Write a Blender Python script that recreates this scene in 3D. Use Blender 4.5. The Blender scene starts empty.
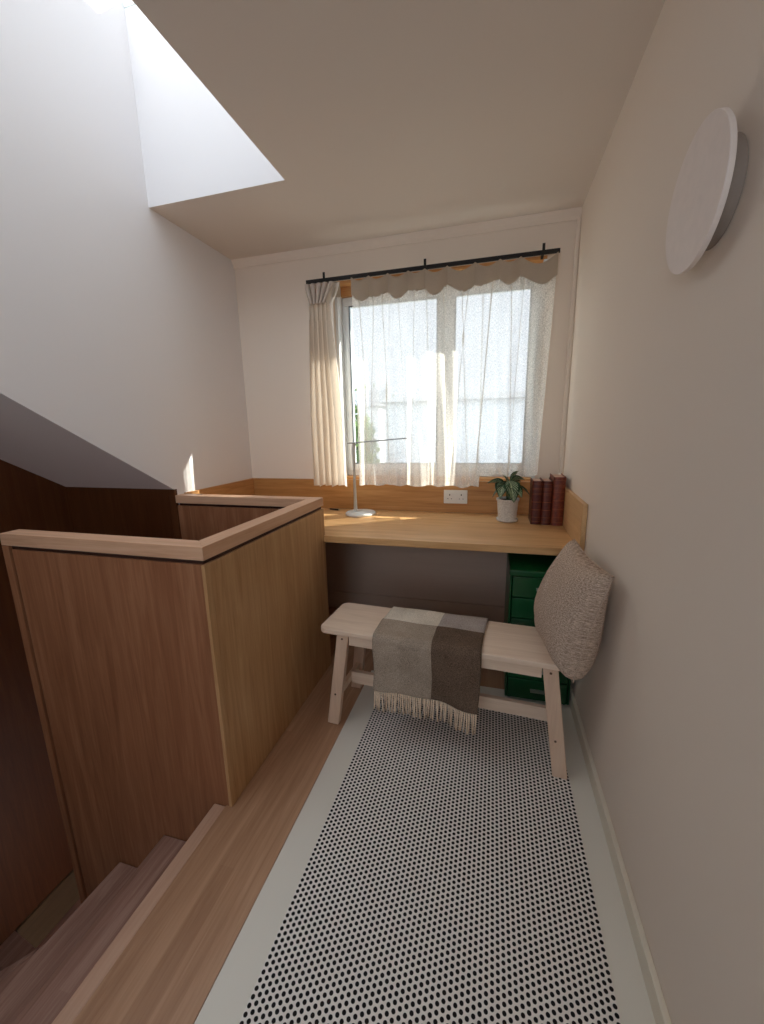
import bpy, bmesh, math, random
from mathutils import Vector, Matrix
random.seed(7)
C = bpy.context.scene.collection
S = bpy.context.scene
PI = math.pi

# ------------------------------------------------------------------ camera
F = 400.48
cam_d = bpy.data.cameras.new('camera')
cam_d.sensor_fit = 'VERTICAL'; cam_d.sensor_height = 36.0; cam_d.sensor_width = 36.0
cam_d.lens = F / 1024 * 36.0
cam_d.clip_start = 0.02; cam_d.clip_end = 300
cam = bpy.data.objects.new('camera', cam_d); C.objects.link(cam)
rt = Vector((0.96424585, 0.2642328, -0.02027237)); up = Vector((-0.03463855, 0.20150485, 0.97887485)); fw = Vector((-0.26273583, 0.9431738, -0.20345285))
M = Matrix.Identity(4)
for i in range(3):
    M[i][0] = rt[i]; M[i][1] = up[i]; M[i][2] = -fw[i]
M[0][3], M[1][3], M[2][3] = 0, 0, 1.27
cam.matrix_world = M
S.camera = cam

# ------------------------------------------------------------------ world, sun, exposure
SKY_ZENITH = 2.7; SKY_HORIZON = 1.15; SKY_REAR_FILL = 3.2; SUN = 8.0; EXPOSURE = 0.66
w = bpy.data.worlds.new('sky'); S.world = w; w.use_nodes = True
nt = w.node_tree; nt.nodes.clear()
tc = nt.nodes.new('ShaderNodeTexCoord'); sp = nt.nodes.new('ShaderNodeSeparateXYZ')
nt.links.new(tc.outputs['Generated'], sp.inputs[0])
rmp = nt.nodes.new('ShaderNodeValToRGB')
rmp.color_ramp.elements[0].position = 0.0; rmp.color_ramp.elements[0].color = (0.84, 0.89, 1.0, 1)
rmp.color_ramp.elements[1].position = 0.8; rmp.color_ramp.elements[1].color = (0.85, 0.90, 1.0, 1)
nt.links.new(sp.outputs['Z'], rmp.inputs[0])
mr = nt.nodes.new('ShaderNodeMapRange'); mr.inputs['From Min'].default_value = 0.55; mr.inputs['From Max'].default_value = 1.0
mr.inputs['To Min'].default_value = SKY_HORIZON; mr.inputs['To Max'].default_value = SKY_ZENITH
nt.links.new(sp.outputs['Z'], mr.inputs['Value'])
bg = nt.nodes.new('ShaderNodeBackground'); wo = nt.nodes.new('ShaderNodeOutputWorld')
nt.links.new(rmp.outputs[0], bg.inputs['Color']); # sky behind the viewer boosted as added fill through the rear window
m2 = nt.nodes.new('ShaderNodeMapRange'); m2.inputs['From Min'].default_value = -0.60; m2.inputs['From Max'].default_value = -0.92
m2.inputs['To Min'].default_value = 1.0; m2.inputs['To Max'].default_value = SKY_REAR_FILL
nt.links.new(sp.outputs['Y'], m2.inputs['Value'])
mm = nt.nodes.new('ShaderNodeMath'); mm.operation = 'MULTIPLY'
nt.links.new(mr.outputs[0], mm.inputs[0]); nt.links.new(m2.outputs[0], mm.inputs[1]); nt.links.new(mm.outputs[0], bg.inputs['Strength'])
nt.links.new(bg.outputs[0], wo.inputs['Surface'])
sun_d = bpy.data.lights.new('sun', 'SUN'); sun_d.energy = SUN; sun_d.angle = math.radians(0.6); sun_d.color = (1.0, 0.93, 0.82)
sun = bpy.data.objects.new('sun', sun_d); C.objects.link(sun)
sun.rotation_euler = Vector((-0.79, -0.48, -0.53)).to_track_quat('-Z', 'Y').to_euler()
sun.location = (6, 8, 6)
YBP = -1.3
def portal(name, loc, dirv, sx, sy):
    d = bpy.data.lights.new(name, 'AREA'); d.shape = 'RECTANGLE'; d.size = sx; d.size_y = sy
    d.cycles.is_portal = True
    o = bpy.data.objects.new(name, d); C.objects.link(o); o.location = loc
    o.rotation_euler = Vector(dirv).to_track_quat('-Z', 'Y').to_euler()
portal('skylight_portal', (-1.305, 0.48, 3.20), (0, 0, -1), 0.76, 2.78)
portal('fill_window_portal', (-0.45, YBP-.16, 1.45), (0, 1, 0), 1.1, 1.2)  # guides sky light through the added rear window
portal('window_portal', (-0.36, 2.74, 1.57), (0, -1, 0), 1.30, 1.0)
vs = S.view_settings
vs.view_transform = 'Standard'; vs.look = 'None'; vs.exposure = EXPOSURE; vs.gamma = 1.0; vs.use_curve_mapping = False
S.cycles.max_bounces = 14; S.cycles.diffuse_bounces = 9; S.cycles.transparent_max_bounces = 24
S.cycles.transmission_bounces = 8; S.cycles.caustics_reflective = False; S.cycles.caustics_refractive = False
S.cycles.sample_clamp_indirect = 6.0

# ------------------------------------------------------------------ dimensions (metres)
R = 0.3954; D = 2.54; L = 1.6764; H = 2.358; SH = 3.11     # right wall, back wall, left wall, ceiling, shaft top
YB = -1.3                                                   # wall behind the camera
XF = 2.457                                                  # far wall of the stairwell
SX, SY = -0.933, 1.857                                      # skylight shaft edges
ZD = 0.74; DY = 1.831; DT = 0.0346                          # desk
ZS = 0.940                                                  # top of splashback
PX, PY, PB, PZ, PT = -0.8265, 0.962, 1.857, 0.935, 0.0655   # stair enclosure
WX0, WX1, WZ0, WZ1 = -0.985, 0.245, 0.9405, 2.165            # window opening

# ------------------------------------------------------------------ helpers
def srgb(r, g, b):
    f = lambda c: (c/255/12.92) if c/255 <= 0.04045 else ((c/255+0.055)/1.055)**2.4
    return (f(r), f(g), f(b), 1)

class MB:
    def __init__(s): s.bm = bmesh.new(); s.mi = 0
    def face(s, vs, mi=None):
        f = s.bm.faces.new(vs); f.material_index = s.mi if mi is None else mi; return f
    def box(s, x0, x1, y0, y1, z0, z1):
        v = [s.bm.verts.new(p) for p in ((x0,y0,z0),(x1,y0,z0),(x1,y1,z0),(x0,y1,z0),(x0,y0,z1),(x1,y0,z1),(x1,y1,z1),(x0,y1,z1))]
        for q in ((3,2,1,0),(4,5,6,7),(0,1,5,4),(1,2,6,5),(2,3,7,6),(3,0,4,7)): s.face([v[i] for i in q])
        return s
    def hexa(s, pts):                                      # bottom four, top four
        v = [s.bm.verts.new(p) for p in pts]
        for q in ((3,2,1,0),(4,5,6,7),(0,1,5,4),(1,2,6,5),(2,3,7,6),(3,0,4,7)): s.face([v[i] for i in q])
        return s
    def prism(s, poly, a, b, axis=2):                      # polygon extruded along an axis
        def P(p, t):
            return (p[0], p[1], t) if axis == 2 else ((t, p[0], p[1]) if axis == 0 else (p[0], t, p[1]))
        lo = [s.bm.verts.new(P(p, a)) for p in poly]; hi = [s.bm.verts.new(P(p, b)) for p in poly]
        n = len(poly); s.face(lo[::-1]); s.face(hi)
        for i in range(n): s.face([lo[i], lo[(i+1) % n], hi[(i+1) % n], hi[i]])
        return s
    def lathe(s, prof, c=(0,0,0), n=40, axis=2, cap=True):
        rings = []
        for (r, h) in prof:
            ring = []
            for k in range(n):
                a = 2*PI*k/n
                p = (r*math.cos(a), r*math.sin(a), h) if axis == 2 else (h, r*math.cos(a), r*math.sin(a))
                ring.append(s.bm.verts.new((p[0]+c[0], p[1]+c[1], p[2]+c[2])))
            rings.append(ring)
        for i in range(len(rings)-1):
            for k in range(n):
                s.face([rings[i][k], rings[i][(k+1) % n], rings[i+1][(k+1) % n], rings[i+1][k]])
        if cap:
            s.face(rings[0][::-1]); s.face(rings[-1])
        return s
    def tube(s, pts, rad, n=8, r2=None):
        pts = [Vector(p) for p in pts]; rings = []
        for i, p in enumerate(pts):
            t = (pts[min(i+1, len(pts)-1)] - pts[max(i-1, 0)]).normalized()
            u = t.cross(Vector((0, 0, 1)));
            if u.length < 1e-3: u = Vector((1, 0, 0))
            u.normalize(); v = t.cross(u)
            r = rad if r2 is None else rad + (r2-rad)*i/(len(pts)-1)
            rings.append([s.bm.verts.new(p + u*r*math.cos(2*PI*k/n) + v*r*math.sin(2*PI*k/n)) for k in range(n)])
        for i in range(len(rings)-1):
            for k in range(n): s.face([rings[i][k], rings[i][(k+1) % n], rings[i+1][(k+1) % n], rings[i+1][k]])
        s.face(rings[0][::-1]); s.face(rings[-1])
        return s
    def grid(s, fn, nu, nv, mif=None):
        g = [[s.bm.verts.new(fn(i/nu, j/nv)) for j in range(nv+1)] for i in range(nu+1)]
        uvl = s.bm.loops.layers.uv.verify()
        for i in range(nu):
            for j in range(nv):
                f = s.face([g[i][j], g[i+1][j], g[i+1][j+1], g[i][j+1]], mif((i+.5)/nu, (j+.5)/nv) if mif else None)
                for lp, (a, b) in zip(f.loops, ((i, j), (i+1, j), (i+1, j+1), (i, j+1))): lp[uvl].uv = (a/nu, b/nv)
        return s
    def build(s, name, mats, parent=None, bevel=0, smooth=False, solid=0, local=False, seg=2, sub=0):
        me = bpy.data.meshes.new(name)
        bmesh.ops.recalc_face_normals(s.bm, faces=s.bm.faces[:])
        org = Vector((0, 0, 0))
        if parent is not None and not local:
            p = parent
            while p is not None: org += Vector(p.location); p = p.parent
        elif parent is None and not local:
            co = [v.co for v in s.bm.verts]
            org = Vector((sum(c.x for c in co)/len(co), sum(c.y for c in co)/len(co), min(c.z for c in co)))
        for v in s.bm.verts: v.co -= org
        s.bm.to_mesh(me); s.bm.free()
        o = bpy.data.objects.new(name, me); C.objects.link(o)
        if parent is not None: o.parent = parent
        elif not local: o.location = org
        for m in (mats if isinstance(mats, (list, tuple)) else [mats]): me.materials.append(m)
        if smooth:
            for p in me.polygons: p.use_smooth = True
        if solid:
            m = o.modifiers.new('thickness', 'SOLIDIFY'); m.thickness = solid; m.offset = 0
        if bevel:
            m = o.modifiers.new('bevel', 'BEVEL'); m.width = bevel; m.segments = seg; m.limit_method = 'ANGLE'; m.angle_limit = math.radians(40)
        if sub:
            m = o.modifiers.new('subdivision', 'SUBSURF'); m.levels = sub; m.render_levels = sub
        return o

def empty(name, loc, rz=0):
    o = bpy.data.objects.new(name, None); C.objects.link(o); o.location = loc; o.rotation_euler = (0, 0, rz)
    o.empty_display_size = 0.05
    return o
def tag(o, label, cat, group=None, kind=None):
    o['label'] = label; o['category'] = cat
    if group: o['group'] = group
    if kind: o['kind'] = kind
    return o
def struct(o, label=None, cat=None):
    o['kind'] = 'structure'
    if label: o['label'] = label
    if cat: o['category'] = cat
    return o
def copy_tree(o, parent=None):
    c = o.copy(); C.objects.link(c); c.parent = parent
    for ch in list(o.children): copy_tree(ch, c)
    return c

# ------------------------------------------------------------------ materials
class N:
    def __init__(s, name):
        s.m = bpy.data.materials.new(name); s.m.use_nodes = True; s.t = s.m.node_tree
        s.b = s.t.nodes['Principled BSDF']; s.out = s.t.nodes['Material Output']
    def n(s, typ, **kw):
        x = s.t.nodes.new(typ)
        for k, v in kw.items(): setattr(x, k, v)
        return x
    def l(s, a, b): s.t.links.new(a, b)
    def math(s, op, a, b=None, c=None):
        x = s.n('ShaderNodeMath', operation=op)
        for i, v in enumerate((a, b, c)):
            if v is None: continue
            if isinstance(v, (int, float)): x.inputs[i].default_value = v
            else: s.l(v, x.inputs[i])
        return x.outputs[0]
    def coords(s, scale=(1, 1, 1), kind='Object'):
        t = s.n('ShaderNodeTexCoord'); mp = s.n('ShaderNodeMapping'); mp.inputs['Scale'].default_value = scale
        s.l(t.outputs[kind], mp.inputs[0]); return mp.outputs[0]
    def noise(s, vec, scale, detail=4, rough=.6, dist=0):
        x = s.n('ShaderNodeTexNoise'); x.inputs['Scale'].default_value = scale; x.inputs['Detail'].default_value = detail
        x.inputs['Roughness'].default_value = rough; x.inputs['Distortion'].default_value = dist
        s.l(vec, x.inputs['Vector']); return x.outputs['Fac']
    def ramp(s, fac, stops):
        x = s.n('ShaderNodeValToRGB'); e = x.color_ramp.elements
        e[0].position, e[0].color = stops[0]; e[1].position, e[1].color = stops[-1]
        for p, c in stops[1:-1]:
            q = e.new(p); q.color = c
        s.l(fac, x.inputs[0]); return x.outputs[0]
    def mix(s, fac, a, b, mode='MIX'):
        x = s.n('ShaderNodeMix', data_type='RGBA', blend_type=mode)
        for k, v in ((0, fac), (6, a), (7, b)):
            if isinstance(v, (int, float, tuple)): x.inputs[k].default_value = v
            else: s.l(v, x.inputs[k])
        return x.outputs[2]
    def bump(s, h, strength, dist=.002):
        x = s.n('ShaderNodeBump'); x.inputs['Strength'].default_value = strength; x.inputs['Distance'].default_value = dist
        s.l(h, x.inputs['Height']); s.l(x.outputs[0], s.b.inputs['Normal'])
    def set(s, col=None, rough=None, metal=None, spec=None):
        if col is not None:
            if isinstance(col, tuple): s.b.inputs['Base Color'].default_value = col
            else: s.l(col, s.b.inputs['Base Color'])
        if rough is not None: s.b.inputs['Roughness'].default_value = rough
        if metal is not None: s.b.inputs['Metallic'].default_value = metal
        if spec is not None: s.b.inputs['Specular IOR Level'].default_value = spec
        return s

def paint(name, col, rough=.8, var=.04, bump=.08):
    k = N(name); v = k.coords(); f = k.noise(v, 3, 3)
    g = k.noise(v, 220, 2)
    k.set(k.mix(k.math('MULTIPLY', f, var*3), col, tuple(c*(1-var*2) for c in col[:3])+(1,)), rough, spec=.25)
    k.bump(g, bump, .0006); return k.m
def plain(name, col, rough=.5, metal=0, spec=.5, var=.06, sc=40):
    k = N(name); v = k.coords(); f = k.noise(v, sc, 3)
    k.set(k.mix(f, tuple(c*(1-var) for c in col[:3])+(1,), tuple(min(1, c*(1+var)) for c in col[:3])+(1,)), rough, metal, spec); return k.m
def wood(name, dark, mid, light, axis=2, rough=.5, stave=0, length=.9, seed=0, contrast=1.0, spec=.35):
    """oak: long grain along axis, fine pores, optional glued staves"""
    k = N(name)
    sc = [26, 26, 26]; sc[axis] = 1.6
    v = k.coords(tuple(sc)); fine = [190, 190, 190]; fine[axis] = 7
    v2 = k.coords(tuple(fine))
    g = k.noise(v, 1.0, 5, .62, 1.2); p = k.noise(v2, 1.0, 2, .5)
    h = k.math('ADD', k.math('MULTIPLY', g, .75), k.math('MULTIPLY', p, .25))
    lo, hi = .5-.22/contrast, .5+.22/contrast
    if stave:
        t = k.n('ShaderNodeTexCoord'); s3 = k.n('ShaderNodeSeparateXYZ'); k.l(t.outputs['Object'], s3.inputs[0])
        ac = 'X' if axis == 1 else 'Y'; al = 'Y' if axis == 1 else 'X'
        row = k.math('FLOOR', k.math('DIVIDE', s3.outputs[ac], stave))
        off = k.math('MULTIPLY', k.math('FRACT', k.math('MULTIPLY', row, .618)), length)
        seg = k.math('FLOOR', k.math('DIVIDE', k.math('ADD', s3.outputs[al], off), length))
        cmb = k.n('ShaderNodeCombineXYZ'); k.l(row, cmb.inputs[0]); k.l(seg, cmb.inputs[1]); cmb.inputs[2].default_value = seed
        wn = k.n('ShaderNodeTexWhiteNoise', noise_dimensions='3D'); k.l(cmb.outputs[0], wn.inputs['Vector'])
        h = k.math('ADD', h, k.math('MULTIPLY', k.math('SUBTRACT', wn.outputs['Value'], .5), .24))
    col = k.ramp(h, [(max(0, lo), dark), (.5, mid), (min(1, hi), light)])
    k.set(col, rough, spec=spec); k.bump(p, .12, .0006)
    return k.m

M_wall = paint('cream_wall_paint', srgb(233, 220, 206))
M_wallL = paint('white_wall_paint', srgb(230, 227, 227))
M_ceil = paint('ceiling_paint', srgb(216, 205, 194))
M_shaft = M_wallL
M_base = paint('baseboard_paint', srgb(228, 220, 203), .5)
M_floorw = paint('painted_floor', srgb(230, 225, 214), .45, .05, .1)
oak_d, oak_m, oak_l = srgb(124, 78, 52), srgb(148, 99, 69), srgb(172, 123, 90)  # veneer tone darkened to offset the added rear fill on the front panel
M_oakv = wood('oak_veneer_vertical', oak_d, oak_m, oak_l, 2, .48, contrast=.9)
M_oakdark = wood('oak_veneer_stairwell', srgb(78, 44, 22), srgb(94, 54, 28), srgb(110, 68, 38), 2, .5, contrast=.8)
M_oakx = wood('oak_veneer_x', srgb(176, 128, 80), srgb(206, 160, 108), srgb(226, 184, 132), 0, .42, contrast=.8)
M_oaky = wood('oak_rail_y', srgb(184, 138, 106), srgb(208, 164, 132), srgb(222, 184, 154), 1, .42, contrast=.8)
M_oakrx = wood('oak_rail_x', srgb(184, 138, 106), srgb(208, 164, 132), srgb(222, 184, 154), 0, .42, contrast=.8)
M_oakrz = wood('oak_post', srgb(140, 92, 56), srgb(165, 115, 75), srgb(185, 138, 95), 2, .45, contrast=.8)
M_floor = wood('oak_floor_boards', srgb(152, 112, 84), srgb(176, 136, 106), srgb(198, 160, 130), 1, .38, stave=.052, length=2.3, contrast=.8)
M_tread = wood('oak_stair_treads', srgb(128, 92, 76), srgb(156, 118, 102), srgb(186, 150, 132), 1, .4, stave=.036, length=2.3, seed=3, contrast=.9)
M_nose = wood('oak_nosing', srgb(168, 128, 106), srgb(184, 146, 122), srgb(198, 162, 138), 1, .4, contrast=.8)
M_groove = plain('shadow_gap', srgb(60, 30, 16), .7)
M_birch = wood('birch_bench', srgb(204, 176, 152), srgb(228, 204, 182), srgb(240, 220, 202), 0, .5, contrast=.7)
M_birchz = wood('birch_legs', srgb(194, 162, 140), srgb(216, 186, 162), srgb(228, 204, 182), 2, .5, contrast=.7)
M_knot = plain('dark_wood_plug', srgb(90, 60, 42), .6)
M_under = wood('under_desk_panel', srgb(196, 170, 152), srgb(202, 176, 158), srgb(208, 182, 164), 0, .6, contrast=.6)
M_black = plain('black_iron', srgb(28, 26, 25), .45, .3)
M_white = plain('white_plastic', srgb(226, 224, 218), .4)
M_upvc = plain('white_window_frame', srgb(232, 234, 234), .35)
M_lampw = plain('white_lamp_enamel', srgb(222, 222, 216), .35)
M_lampg = plain('grey_lamp_metal', srgb(165, 167, 168), .35, .3)
M_green = plain('green_enamel_metal', srgb(4, 74, 36), .32, .0)
M_greend = plain('dark_green_enamel', srgb(5, 60, 30), .4)
M_steel = plain('steel', srgb(190, 198, 190), .35, .5)
M_disc = plain('grey_lamp_face', srgb(238, 226, 218), .6, spec=.3)
M_discb = plain('grey_lamp_back', srgb(150, 138, 128), .6, spec=.3)
M_soil = plain('potting_soil', srgb(38, 28, 22), .95, var=.4, sc=200)
M_stem = plain('plant_stem', srgb(70, 100, 50), .6)
M_gold = plain('gilt_band', srgb(150, 84, 52), .5, .1)
M_paper = plain('page_edges', srgb(196, 160, 138), .8)

def glass(name):
    k = N(name); tr = k.n('ShaderNodeBsdfTransparent'); gl = k.n('ShaderNodeBsdfGlossy'); gl.inputs['Roughness'].default_value = .02
    tr.inputs[0].default_value = (.94, .97, .97, 1)
    mx = k.n('ShaderNodeMixShader'); mx.inputs[0].default_value = .05
    k.l(tr.outputs[0], mx.inputs[1]); k.l(gl.outputs[0], mx.inputs[2]); k.l(mx.outputs[0], k.out.inputs[0]); return k.m
M_glass = glass('window_glass')

def cloth_sheer(name, col, trans, weave=900, tl=.55, var=.35):
    k = N(name); tr = k.n('ShaderNodeBsdfTransparent'); df = k.n('ShaderNodeBsdfDiffuse'); tl_ = k.n('ShaderNodeBsdfTranslucent')
    v = k.coords((1, 1, 1)); v2 = k.coords((1, 1, .35)); v3 = k.coords((.35, 1, 1))
    a = k.noise(v2, weave*.35, 2, .7); b = k.noise(v3, weave*.35, 2, .7)
    wv = k.math('MULTIPLY', k.math('ADD', a, b), .5)
    df.inputs[0].default_value = col; tl_.inputs[0].default_value = col
    m1 = k.n('ShaderNodeMixShader'); m1.inputs[0].default_value = tl
    k.l(df.outputs[0], m1.inputs[1]); k.l(tl_.outputs[0], m1.inputs[2])
    fac = k.math('ADD', k.math('MULTIPLY', k.math('SUBTRACT', wv, .5), var*6), 1-trans)
    cl = k.n('ShaderNodeClamp'); k.l(fac, cl.inputs[0]); cl.inputs[1].default_value = .12; cl.inputs[2].default_value = .98
    m2 = k.n('ShaderNodeMixShader'); k.l(cl.outputs[0], m2.inputs[0]); k.l(tr.outputs[0], m2.inputs[1]); k.l(m1.outputs[0], m2.inputs[2])
    k.l(m2.outputs[0], k.out.inputs[0]); return k.m
M_sheer = cloth_sheer('sheer_linen', srgb(246, 242, 234), .40, var=.30, weave=1100, tl=.6)
M_header = cloth_sheer('linen_header', srgb(202, 188, 170), .03, tl=.25, var=.05)
M_cotton = cloth_sheer('cotton_curtain', srgb(240, 233, 224), .12, tl=.5, var=.1)

def fabric(name, c1, c2, scale=350, bump=.6, dist=.002, stretch=(1, 1, 1), extra=None):
    k = N(name); v = k.coords(stretch); f = k.noise(v, scale, 3, .7); g = k.noise(v, 9, 3)
    f2 = k.math('ADD', k.math('MULTIPLY', f, .8), k.math('MULTIPLY', g, .2))
    k.set(k.ramp(f2, [(.36, c1), (.62, c2)]), .95, spec=.1); k.bump(f, bump, dist)
    return k.m
M_bl = {
 'cream': fabric('wool_cream', srgb(188, 176, 160), srgb(240, 230, 214)),
 'grey': fabric('wool_pale_grey', srgb(136, 127, 122), srgb(194, 182, 175)),
 'taupe': fabric('wool_taupe', srgb(120, 107, 94), srgb(188, 171, 154)),
 'brown': fabric('wool_dark_brown', srgb(64, 50, 40), srgb(126, 106, 90)),
 'fringe': fabric('wool_fringe', srgb(190, 168, 146), srgb(244, 222, 198), 200)}
def cushion_mat():
    k = N('boucle_cushion'); v = k.coords((55, 120, 1), 'UV'); f = k.noise(v, 1.0, 3, .65); o = k.noise(k.coords(), 260, 2, .7)
    h = k.math('ADD', k.math('MULTIPLY', f, .65), k.math('MULTIPLY', o, .35))
    k.set(k.ramp(h, [(.36, srgb(134, 112, 98)), (.5, srgb(196, 174, 156)), (.66, srgb(240, 220, 202))]), .95, spec=.08)
    k.bump(h, 1.0, .006); return k.m
M_cush = cushion_mat()
M_cushseam = fabric('cushion_seam', srgb(128, 112, 100), srgb(196, 180, 164), 260)

def rug_mat():
    k = N('dotted_rug'); t = k.n('ShaderNodeTexCoord'); s3 = k.n('ShaderNodeSeparateXYZ'); k.l(t.outputs['Object'], s3.inputs[0])
    PXX, PYY, r = .02632, .0147, .00475
    def dist(ox, oy):
        fx = k.math('MULTIPLY', k.math('SUBTRACT', k.math('FRACT', k.math('ADD', k.math('DIVIDE', s3.outputs['X'], PXX), ox)), .5), PXX)
        fy = k.math('MULTIPLY', k.math('SUBTRACT', k.math('FRACT', k.math('ADD', k.math('DIVIDE', s3.outputs['Y'], PYY), oy)), .5), PYY)
        return k.math('SQRT', k.math('ADD', k.math('MULTIPLY', fx, fx), k.math('MULTIPLY', fy, fy)))
    d = k.math('MINIMUM', dist(.984, .25), dist(.484, .75))
    wob = k.noise(k.coords(), 500, 2)
    d = k.math('ADD', d, k.math('MULTIPLY', k.math('SUBTRACT', wob, .5), .0008))
    mask = k.n('ShaderNodeMapRange'); mask.inputs['From Min'].default_value = r-.0005; mask.inputs['From Max'].default_value = r+.0005
    k.l(d, mask.inputs['Value'])
    k.set(k.mix(mask.outputs[0], srgb(18, 15, 15), srgb(236, 230, 224)), .7, spec=.2)
    k.bump(mask.outputs[0], .4, .001); return k.m
M_rug = rug_mat()

def leather(name, c1, c2):
    k = N(name); v = k.coords((1, 1, 1)); f = k.noise(v, 60, 4, .7)
    k.set(k.ramp(f, [(.35, c1), (.65, c2)]), .38); k.bump(k.noise(v, 400, 2), .3, .0006); return k.m
M_leaA = leather('maroon_leather', srgb(66, 18, 14), srgb(98, 38, 26))
M_leaB = leather('chestnut_leather', srgb(92, 30, 16), srgb(134, 60, 34))

def leafmat():
    k = N('variegated_leaf'); t = k.n('ShaderNodeTexCoord'); s3 = k.n('ShaderNodeSeparateXYZ'); k.l(t.outputs['UV'], s3.inputs[0])
    u = k.math('ABSOLUTE', k.math('SUBTRACT', s3.outputs['Y'], .5))
    ph = k.math('SUBTRACT', k.math('MULTIPLY', s3.outputs['X'], 9), k.math('MULTIPLY', u, 8))
    st = k.math('ABSOLUTE', k.math('SUBTRACT', k.math('FRACT', ph), .5))
    a = k.math('LESS_THAN', st, .17)
    a = k.math('MULTIPLY', a, k.math('LESS_THAN', u, .36))
    mid = k.math('LESS_THAN', u, .03)
    k.set(k.mix(k.math('MAXIMUM', a, mid), srgb(30, 66, 32), srgb(188, 204, 168)), .35); return k.m
M_leaf = leafmat()

# ================================================================== STRUCTURE
SL = .617                                                   # slope of the underside over the stairwell
zs0 = .968
sof = lambda y: zs0 + SL*(1.79-y)
poly = [(YB, sof(YB)), (1.79, zs0), (1.81, zs0), (1.81, -1.95), (D+.2, -1.95), (D+.2, SH+.2), (YB, SH+.2)]
struct(MB().prism(poly, -XF-.12, -L, axis=0).build('wall_left', M_wallL), 'white left wall rising into the skylight shaft, its lower edge sloping down over the stairwell', 'wall')
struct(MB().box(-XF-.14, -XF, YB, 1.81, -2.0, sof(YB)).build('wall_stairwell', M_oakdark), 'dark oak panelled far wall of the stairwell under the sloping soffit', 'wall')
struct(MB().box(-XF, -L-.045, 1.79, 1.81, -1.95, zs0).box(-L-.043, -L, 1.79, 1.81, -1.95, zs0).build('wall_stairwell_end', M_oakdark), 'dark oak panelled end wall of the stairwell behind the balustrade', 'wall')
b = MB()
b.box(-L, WX0, D, D+.16, -.02, H); b.box(WX1, R, D, D+.16, -.02, H)
b.box(WX0, WX1, D, D+.16, -.02, WZ0); b.box(WX0, WX1, D, D+.16, WZ1, H)
struct(b.build('wall_back', M_wall), 'cream back wall with the curtained window above the desk', 'wall')
struct(MB().box(R, R+.12, YB, D+.16, -.02, SH).build('wall_right', M_wall), 'long cream right wall carrying the round wall lamp', 'wall')
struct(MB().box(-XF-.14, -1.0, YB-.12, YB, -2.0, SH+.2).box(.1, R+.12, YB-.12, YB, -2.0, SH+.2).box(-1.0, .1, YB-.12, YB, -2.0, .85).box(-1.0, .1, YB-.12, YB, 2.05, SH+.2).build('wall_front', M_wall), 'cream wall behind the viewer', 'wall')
b = MB()
b.box(SX, R, YB, D+.16, H, SH+.02); b.box(-L, SX, SY, D+.16, H, SH+.02); b.box(-L, SX, YB, -.9, H, SH+.02)
ce = struct(b.build('ceiling', [M_ceil, M_wallL]), 'plain ceiling cut open by the skylight shaft', 'ceiling')
for p in ce.data.polygons:
    if abs(p.normal.z) < .5: p.material_index = 1            # the shaft sides are painted white
b = MB().box(-.59, R, YB, 1.845, -.05, 0)
struct(b.build('floor', M_floorw), 'pale grey painted floor along both sides of the dotted rug', 'floor')
b = MB()
b.box(-.852, -.592, YB, D, -.03, 0); b.box(-.59, R, 1.847, D, -.03, 0); b.box(-L, -.854, PB+.002, D, -.03, 0)
struct(b.build('floor_oak', M_floor), 'oak floorboards running between the painted floor and the stairs', 'floor')
struct(MB().box(-.898, -.852, YB, PY, -.032, 0.0006).build('trim_1', M_nose, bevel=.004), 'pale oak nosing at the top of the stairs', 'trim')
struct(MB().box(R-.015, R, YB, D, 0, .0615).build('baseboard_right', M_base, bevel=.003), 'cream baseboard along the right wall', 'baseboard')
struct(MB().box(-L, R-.016, D-.018, D, 0, .125).build('baseboard_back', M_under, bevel=.003), 'brown baseboard on the wall under the desk', 'baseboard')
struct(MB().box(-L+.001, R-.001, D-.006, D, .126, ZD-DT-.001).build('wall_under_desk', M_under), 'dark brown panel on the wall under the desk', 'wall')
# coving at the back wall and a pipe-box in the corner
cv = [(D-.03, H), (D, H), (D, H-.045), (D-.008, H-.045), (D-.012, H-.03), (D-.026, H-.012)]
struct(MB().prism(cv, -L, R, axis=0).build('trim_2', M_wall), 'shallow coving between back wall and ceiling', 'trim')
struct(MB().box(R-.022, R, D-.03, D, ZS, H-.045).build('trim_3', M_wall, bevel=.006), 'narrow cream corner strip between back and right walls', 'trim')
# skylight, with an unseen block added beside it to cut the sun
struct(MB().box(SX+.052, SX+.20, YB, D+.16, SH+.021, SH+.44).build('wall_sun_block', M_wall), 'unseen low block added outside beside the skylight to cut the sun', 'wall')
wn = empty('window_2', (-1.305, .8, SH+.02)); struct(wn, 'skylight at the top of the white shaft', 'skylight')
b = MB(); z0, z1 = SH+.02, SH+.07
b.box(-L, SX+.04, SY-.0, SY+.06, z0, z1); b.box(-L, SX+.04, -.94, -.9, z0, z1); b.box(SX, SX+.05, -.9, SY, z0, z1)
b.build('frame', M_upvc, wn)
MB().box(-L, SX, -.9, SY, z0+.02, z0+.026).build('pane', M_glass, wn)

# unseen window added in the wall behind the viewer as fill light
wn = empty('window_fill', (-.45, YB-.06, .85)); struct(wn, 'unseen plain white window added behind the viewer to fill the room with light', 'window')
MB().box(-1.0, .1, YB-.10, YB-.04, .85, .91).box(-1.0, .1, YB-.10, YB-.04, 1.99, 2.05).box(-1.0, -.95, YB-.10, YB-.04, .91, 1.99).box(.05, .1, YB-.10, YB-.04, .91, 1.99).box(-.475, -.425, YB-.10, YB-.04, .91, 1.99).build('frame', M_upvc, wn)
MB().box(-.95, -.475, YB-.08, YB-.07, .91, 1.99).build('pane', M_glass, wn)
MB().box(-.425, .05, YB-.08, YB-.07, .91, 1.99).build('pane', M_glass, wn)

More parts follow.
